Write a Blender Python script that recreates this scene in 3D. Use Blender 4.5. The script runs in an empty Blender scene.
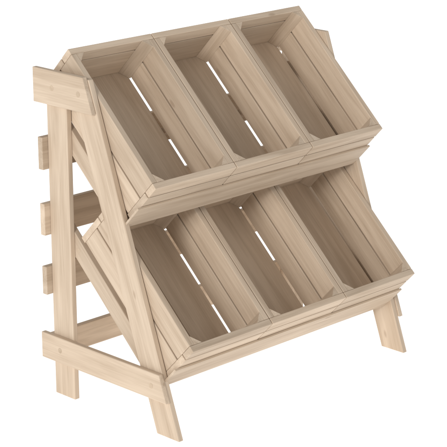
import bpy, bmesh, math, random
from mathutils import Vector, Matrix
random.seed(7)
scene=bpy.context.scene
col=scene.collection

# ---------------------------------------------------------------- materials
def wood_material(name, light, dark, seed=0.0):
    m=bpy.data.materials.new(name); m.use_nodes=True
    nt=m.node_tree; N=nt.nodes; Lk=nt.links
    for n in list(N): N.remove(n)
    out=N.new('ShaderNodeOutputMaterial'); b=N.new('ShaderNodeBsdfPrincipled')
    Lk.new(b.outputs[0],out.inputs[0])
    at=N.new('ShaderNodeAttribute'); at.attribute_name='grain'
    oi=N.new('ShaderNodeObjectInfo')
    mul=N.new('ShaderNodeMath'); mul.operation='MULTIPLY'; mul.inputs[1].default_value=37.0
    Lk.new(oi.outputs['Random'],mul.inputs[0])
    add=N.new('ShaderNodeVectorMath'); add.operation='ADD'
    Lk.new(at.outputs['Vector'],add.inputs[0]); Lk.new(mul.outputs[0],add.inputs[1])
    def mapped(s):
        mp=N.new('ShaderNodeMapping'); mp.inputs['Scale'].default_value=s
        Lk.new(add.outputs[0],mp.inputs[0]); return mp.outputs[0]
    n1=N.new('ShaderNodeTexNoise'); n1.inputs['Scale'].default_value=1; n1.inputs['Detail'].default_value=4; n1.inputs['Distortion'].default_value=1.0
    Lk.new(mapped((2.2,34,34)),n1.inputs['Vector'])
    wv=N.new('ShaderNodeTexNoise'); wv.inputs['Scale'].default_value=1; wv.inputs['Detail'].default_value=1
    Lk.new(mapped((3,7,7)),wv.inputs['Vector'])
    n2=N.new('ShaderNodeTexNoise'); n2.inputs['Scale'].default_value=1; n2.inputs['Detail'].default_value=1
    Lk.new(mapped((10,300,300)),n2.inputs['Vector'])
    def mix(a,bb,f):
        x=N.new('ShaderNodeMix'); x.data_type='FLOAT'; x.inputs[0].default_value=f
        Lk.new(a,x.inputs[2]); Lk.new(bb,x.inputs[3]); return x.outputs[0]
    v=mix(n1.outputs['Fac'],wv.outputs['Fac'],0.25)
    v=mix(v,n2.outputs['Fac'],0.22)
    cr=N.new('ShaderNodeValToRGB'); cr.color_ramp.elements[0].position=0.36; cr.color_ramp.elements[1].position=0.62
    cr.color_ramp.elements[0].color=(*dark,1); cr.color_ramp.elements[1].color=(*light,1)
    Lk.new(v,cr.inputs[0])
    # sparse small knots
    vo=N.new('ShaderNodeTexVoronoi'); vo.inputs['Scale'].default_value=1
    Lk.new(mapped((4.0,10,10)),vo.inputs['Vector'])
    kr=N.new('ShaderNodeMapRange'); kr.interpolation_type='SMOOTHSTEP'
    kr.inputs[1].default_value=0.03; kr.inputs[2].default_value=0.085; kr.inputs[3].default_value=0.45; kr.inputs[4].default_value=0.0
    Lk.new(vo.outputs['Distance'],kr.inputs[0])
    km=N.new('ShaderNodeMix'); km.data_type='RGBA'
    Lk.new(kr.outputs[0],km.inputs[0]); Lk.new(cr.outputs[0],km.inputs[6]); km.inputs[7].default_value=(.30,.20,.125,1)
    hsv=N.new('ShaderNodeHueSaturation'); Lk.new(km.outputs[2],hsv.inputs['Color'])
    mr=N.new('ShaderNodeMapRange'); mr.inputs[3].default_value=0.88; mr.inputs[4].default_value=1.06
    Lk.new(oi.outputs['Random'],mr.inputs[0]); Lk.new(mr.outputs[0],hsv.inputs['Value'])
    Lk.new(hsv.outputs[0],b.inputs['Base Color'])
    b.inputs['Roughness'].default_value=0.6
    b.inputs['Specular IOR Level'].default_value=0.25
    return m
WOOD=wood_material('pale_pine',(0.645,0.520,0.393),(0.485,0.373,0.268))
DOWEL=wood_material('dowel_wood',(0.57,0.45,0.33),(0.46,0.355,0.25))

# ---------------------------------------------------------------- mesh tools
def prism(name,base,ext,grain,parent=None,bevel=0.0018,mat=None):
    """one board: base polygon (Vectors) extruded by ext; grain = direction of the fibres"""
    bm=bmesh.new()
    a=[bm.verts.new(p) for p in base]; b=[bm.verts.new(p+ext) for p in base]
    n=len(a)
    bm.faces.new(a); bm.faces.new(b[::-1])
    for i in range(n): bm.faces.new((a[i],b[i],b[(i+1)%n],a[(i+1)%n]))
    bmesh.ops.recalc_face_normals(bm,faces=list(bm.faces))
    if bevel: bmesh.ops.bevel(bm,geom=list(bm.edges),offset=bevel,segments=2,profile=0.5,affect='EDGES')
    me=bpy.data.meshes.new(name); bm.to_mesh(me); bm.free()
    g=Vector(grain).normalized(); e=ext.normalized()
    if abs(g.dot(e))>0.9:
        e=(base[1]-base[0]).normalized()
        if abs(g.dot(e))>0.9: e=(base[2]-base[1]).normalized()
    cc=g.cross(e).normalized()
    off=Vector((random.uniform(0,40),random.uniform(0,40),random.uniform(0,40)))
    vals=[]
    for v in me.vertices:
        vals+=list(Vector((v.co.dot(g),v.co.dot(cc),v.co.dot(e)))+off)
    ga=me.attributes.new('grain','FLOAT_VECTOR','POINT'); ga.data.foreach_set('vector',vals)
    me.materials.append(mat or WOOD)
    ob=bpy.data.objects.new(name,me); col.objects.link(ob)
    if parent: ob.parent=parent
    return ob
def box(name,x,y,z,grain,parent=None,bevel=0.0018):
    x=sorted(x);y=sorted(y)
    base=[Vector((x[0],y[0],z[0])),Vector((x[1],y[0],z[0])),Vector((x[1],y[1],z[0])),Vector((x[0],y[1],z[0]))]
    return prism(name,base,Vector((0,0,z[1]-z[0])),grain,parent,bevel)
def dowel(parent,x,sg,y,z,r=.0085):
    return prism('dowel',[Vector((x,y+r*math.cos(a*math.pi/8),z+r*math.sin(a*math.pi/8))) for a in range(16)],Vector((sg*.0004,0,0)),Vector((1,0,0)),parent,0,DOWEL)

# ---------------------------------------------------------------- dimensions
TH=math.radians(43.7); c,s_=math.cos(TH),math.sin(TH)
L=0.511; H=0.168
yb,zb=0.4626,1.0946
DY,DZ=-0.147,-0.4552
XC0,XC1=0.036,1.033
XR=1.069
T=0.017; LT=.018
def yfront(z): return -0.012+0.354*z
D=Vector((0,-c,-s_)); NN=Vector((0,s_,-c))

# ---------------------------------------------------------------- stand
stand=bpy.data.objects.new('display_stand',None); col.objects.link(stand)
stand['label']='pale wooden two-tier slanted display stand with slatted back'
stand['category']='display stand'
def yz(pts,x0,x1,grain,name,parent=stand,bevel=0.002):
    return prism(name,[Vector((x0,p[0],p[1])) for p in pts],Vector((x1-x0,0,0)),Vector(grain),parent,bevel)
for side in (0,1):
    def X(a,b): return (a,b) if side==0 else (XR-b,XR-a)
    x0,x1=X(T,T+LT)
    yz([(yfront(0),0),(yfront(0)+.094,0),(yfront(1.022)+.094,1.022),(yfront(1.022),1.022)],x0,x1,(0,.352,1),'leg')
    yz([(.452,0),(.543,0),(.543,1.022),(.452,1.022)],x0,x1,(0,0,1),'post')
    x0,x1=X(0,T-.0005)
    for z0,z1 in ((.9251,1.0308),(.113,.196)):
        e=lambda z:-0.018+0.364*z
        f=[(e(z0),z0),(.5837,z0),(.5837,z1),(e(z1),z1)]
        ys=(.497,yfront((z0+z1)/2)+.044)
        if side==1 and z0>.5: f=[(.410,z0),(.58,z0),(.58,z1),(.445,z1)]; ys=(.497,)
        brd=yz(f,x0,x1,(0,1,0),'side_board')
        for yy in ys:
            dowel(brd,0.0 if side==0 else XR,-1 if side==0 else 1,yy,(z0+z1)/2)
for z0,z1 in ((.720,.821),(.514,.614),(.325,.415),(.115,.194)):
    xo=-.005 if .2<z0<.9 else T+.0015
    box('back_slat',(xo,XR-xo),(.5435,.564),(z0,z1),(1,0,0),stand,0.002)

def shelf(dy,dz,sback):
    rimb=Vector((0,yb+dy,zb+dz))
    P=lambda s,h: rimb+D*s+NN*h
    sh=bpy.data.objects.new('shelf',None); col.objects.link(sh); sh.parent=stand
    x_l=(T+LT+.0005,T+LT+.019)
    def along(name,q,x0,x1,g,bv=.002):
        pts=[P(a,b) for a,b in q]
        return prism(name,[Vector((x0,p.y,p.z)) for p in pts],Vector((x1-x0,0,0)),g,sh,bv)
    for k,(x0,x1) in enumerate((x_l,(XR-x_l[1],XR-x_l[0]))):
        r=along('support_rail',[(sback,H+.001),(L,H+.001),(L,H+.010),(L-.09,H+.058),(sback,H+.058)],x0,x1,D)
        if k==0 and dy!=0:
            p=P(.02,H+.030); dowel(r,x0,-1,p.y,p.z,.008)
    sb=.235 if dy==0 else .0
    along('cross_batten',[(sb,H+.001),(sb+.02,H+.001),(sb+.02,H+.018),(sb,H+.018)],x_l[1]+.0005,XR-x_l[1]-.0005,Vector((1,0,0)))
    along('front_board',[(L+.0004,.090),(L+.007,.090),(L+.007,.187),(L+.0004,.187)],.022,XR-.032,Vector((1,0,0)),.001)
shelf(0,0,.10)
shelf(DY,DZ,-.110)

# ---------------------------------------------------------------- crates
pitch=(XC1-XC0)/3; W=pitch-.003; th=.020
def make_crate():
    root=bpy.data.objects.new('crate',None); col.objects.link(root)
    w=W/2
    for sx in (-1,1):
        for i,z in enumerate(((.0150,.089),(.0945,H))):
            box('side_slat',(sx*w,sx*(w-th)),(-L/2+th+.0005,L/2-th-.0005),z,(0,1,0),root)
    for sy in (-1,1):
        for i,z in enumerate(((.0095,.1195),(.1235,H))):
            box('end_slat',(-w,w),(sy*L/2,sy*(L/2-th)),z,(1,0,0),root,.0018)
    n=2; g=.002; fw_=w-th-.0015; pw=(2*fw_-(n-1)*g)/n
    for i in range(n):
        box('floor_slat',(-fw_+i*(pw+g),-fw_+i*(pw+g)+pw),(-L/2,L/2),(0,.009),(0,1,0),root)
    q=.029
    for sx in (-1,1):
        for sy in (-1,1):
            cx,cy=sx*(w-th-.0003),sy*(L/2-th-.0003)
            prism('corner_post',[Vector((cx,cy,.0095)),Vector((cx-sx*q,cy,.0095)),Vector((cx,cy-sy*q,.0095))],Vector((0,0,H-.0097)),Vector((0,0,1)),root,0.0006)
    return root
root=make_crate(); parts=list(root.children)
k=0
for tier,(dy,dz) in enumerate(((0,0),(DY,DZ))):
    for i in range(3):
        if k==0: r=root
        else:
            r=root.copy(); col.objects.link(r)
            for p in parts:
                q=p.copy(); q.parent=r; col.objects.link(q)
        k+=1
        ctr=Vector((XC0+pitch*(i+.5),yb+dy,zb+dz))+D*(L/2)+NN*H
        r.location=ctr; r.rotation_euler=(TH,0,0)
        r['label']='empty pale wooden slatted crate tilted forward on the %s shelf'%('upper' if tier==0 else 'lower')
        r['category']='crate'; r['group']='wooden crates on the display stand'

# ---------------------------------------------------------------- ground
me=bpy.data.meshes.new('ground'); S=60
me.from_pydata([(-S,-S,0),(S,-S,0),(S,S,0),(-S,S,0)],[],[(0,1,2,3)])
gr=bpy.data.objects.new('ground',me); col.objects.link(gr); gr['kind']='structure'; gr.location=(0,0,-.0005)
gm=bpy.data.materials.new('glowing_white_ground'); gm.use_nodes=True
b=gm.node_tree.nodes['Principled BSDF']; b.inputs['Base Color'].default_value=(.8,.8,.8,1); b.inputs['Roughness'].default_value=1; b.inputs['Specular IOR Level'].default_value=0
b.inputs['Emission Color'].default_value=(1,1,1,1); b.inputs['Emission Strength'].default_value=.78  # emission added to keep the ground white and unshadowed; also brightens boards from below
gm.cycles.emission_sampling='NONE'
me.materials.append(gm)

# ---------------------------------------------------------------- world and lights
w=bpy.data.worlds.new('World'); scene.world=w; w.use_nodes=True
bg=w.node_tree.nodes['Background']; bg.inputs[0].default_value=(.985,.99,1,1); bg.inputs[1].default_value=.50
def sun(d,st,ang,colr):
    l=bpy.data.lights.new('key_light','SUN'); l.energy=st; l.angle=math.radians(ang); l.color=colr
    o=bpy.data.objects.new('key_light',l); col.objects.link(o)
    o.rotation_euler=Vector(d).to_track_quat('-Z','Y').to_euler()
sun((1,0.36,-0.36),1.6,14,(1,.985,.97))

# ---------------------------------------------------------------- camera
az,pi_=math.radians(45.1891),math.radians(16.7281)
fw=Vector((math.cos(az)*math.cos(pi_),math.sin(az)*math.cos(pi_),-math.sin(pi_)))
C=Vector((.4116,.2,.5497))-fw*5.6367
cd=bpy.data.cameras.new('camera'); co=bpy.data.objects.new('camera',cd); col.objects.link(co)
cd.sensor_width=36; cd.lens=1849.33/447*36; cd.clip_end=500; cd.shift_y=-4.4/447; cd.shift_x=.8/447
Q=fw.to_track_quat('-Z','Y') @ Matrix.Rotation(math.radians(-0.3),3,'Z').to_quaternion()
co.location=C
co.rotation_euler=Q.to_euler()
scene.camera=co
scene.view_settings.view_transform='Standard'; scene.view_settings.look='None'; scene.view_settings.exposure=0
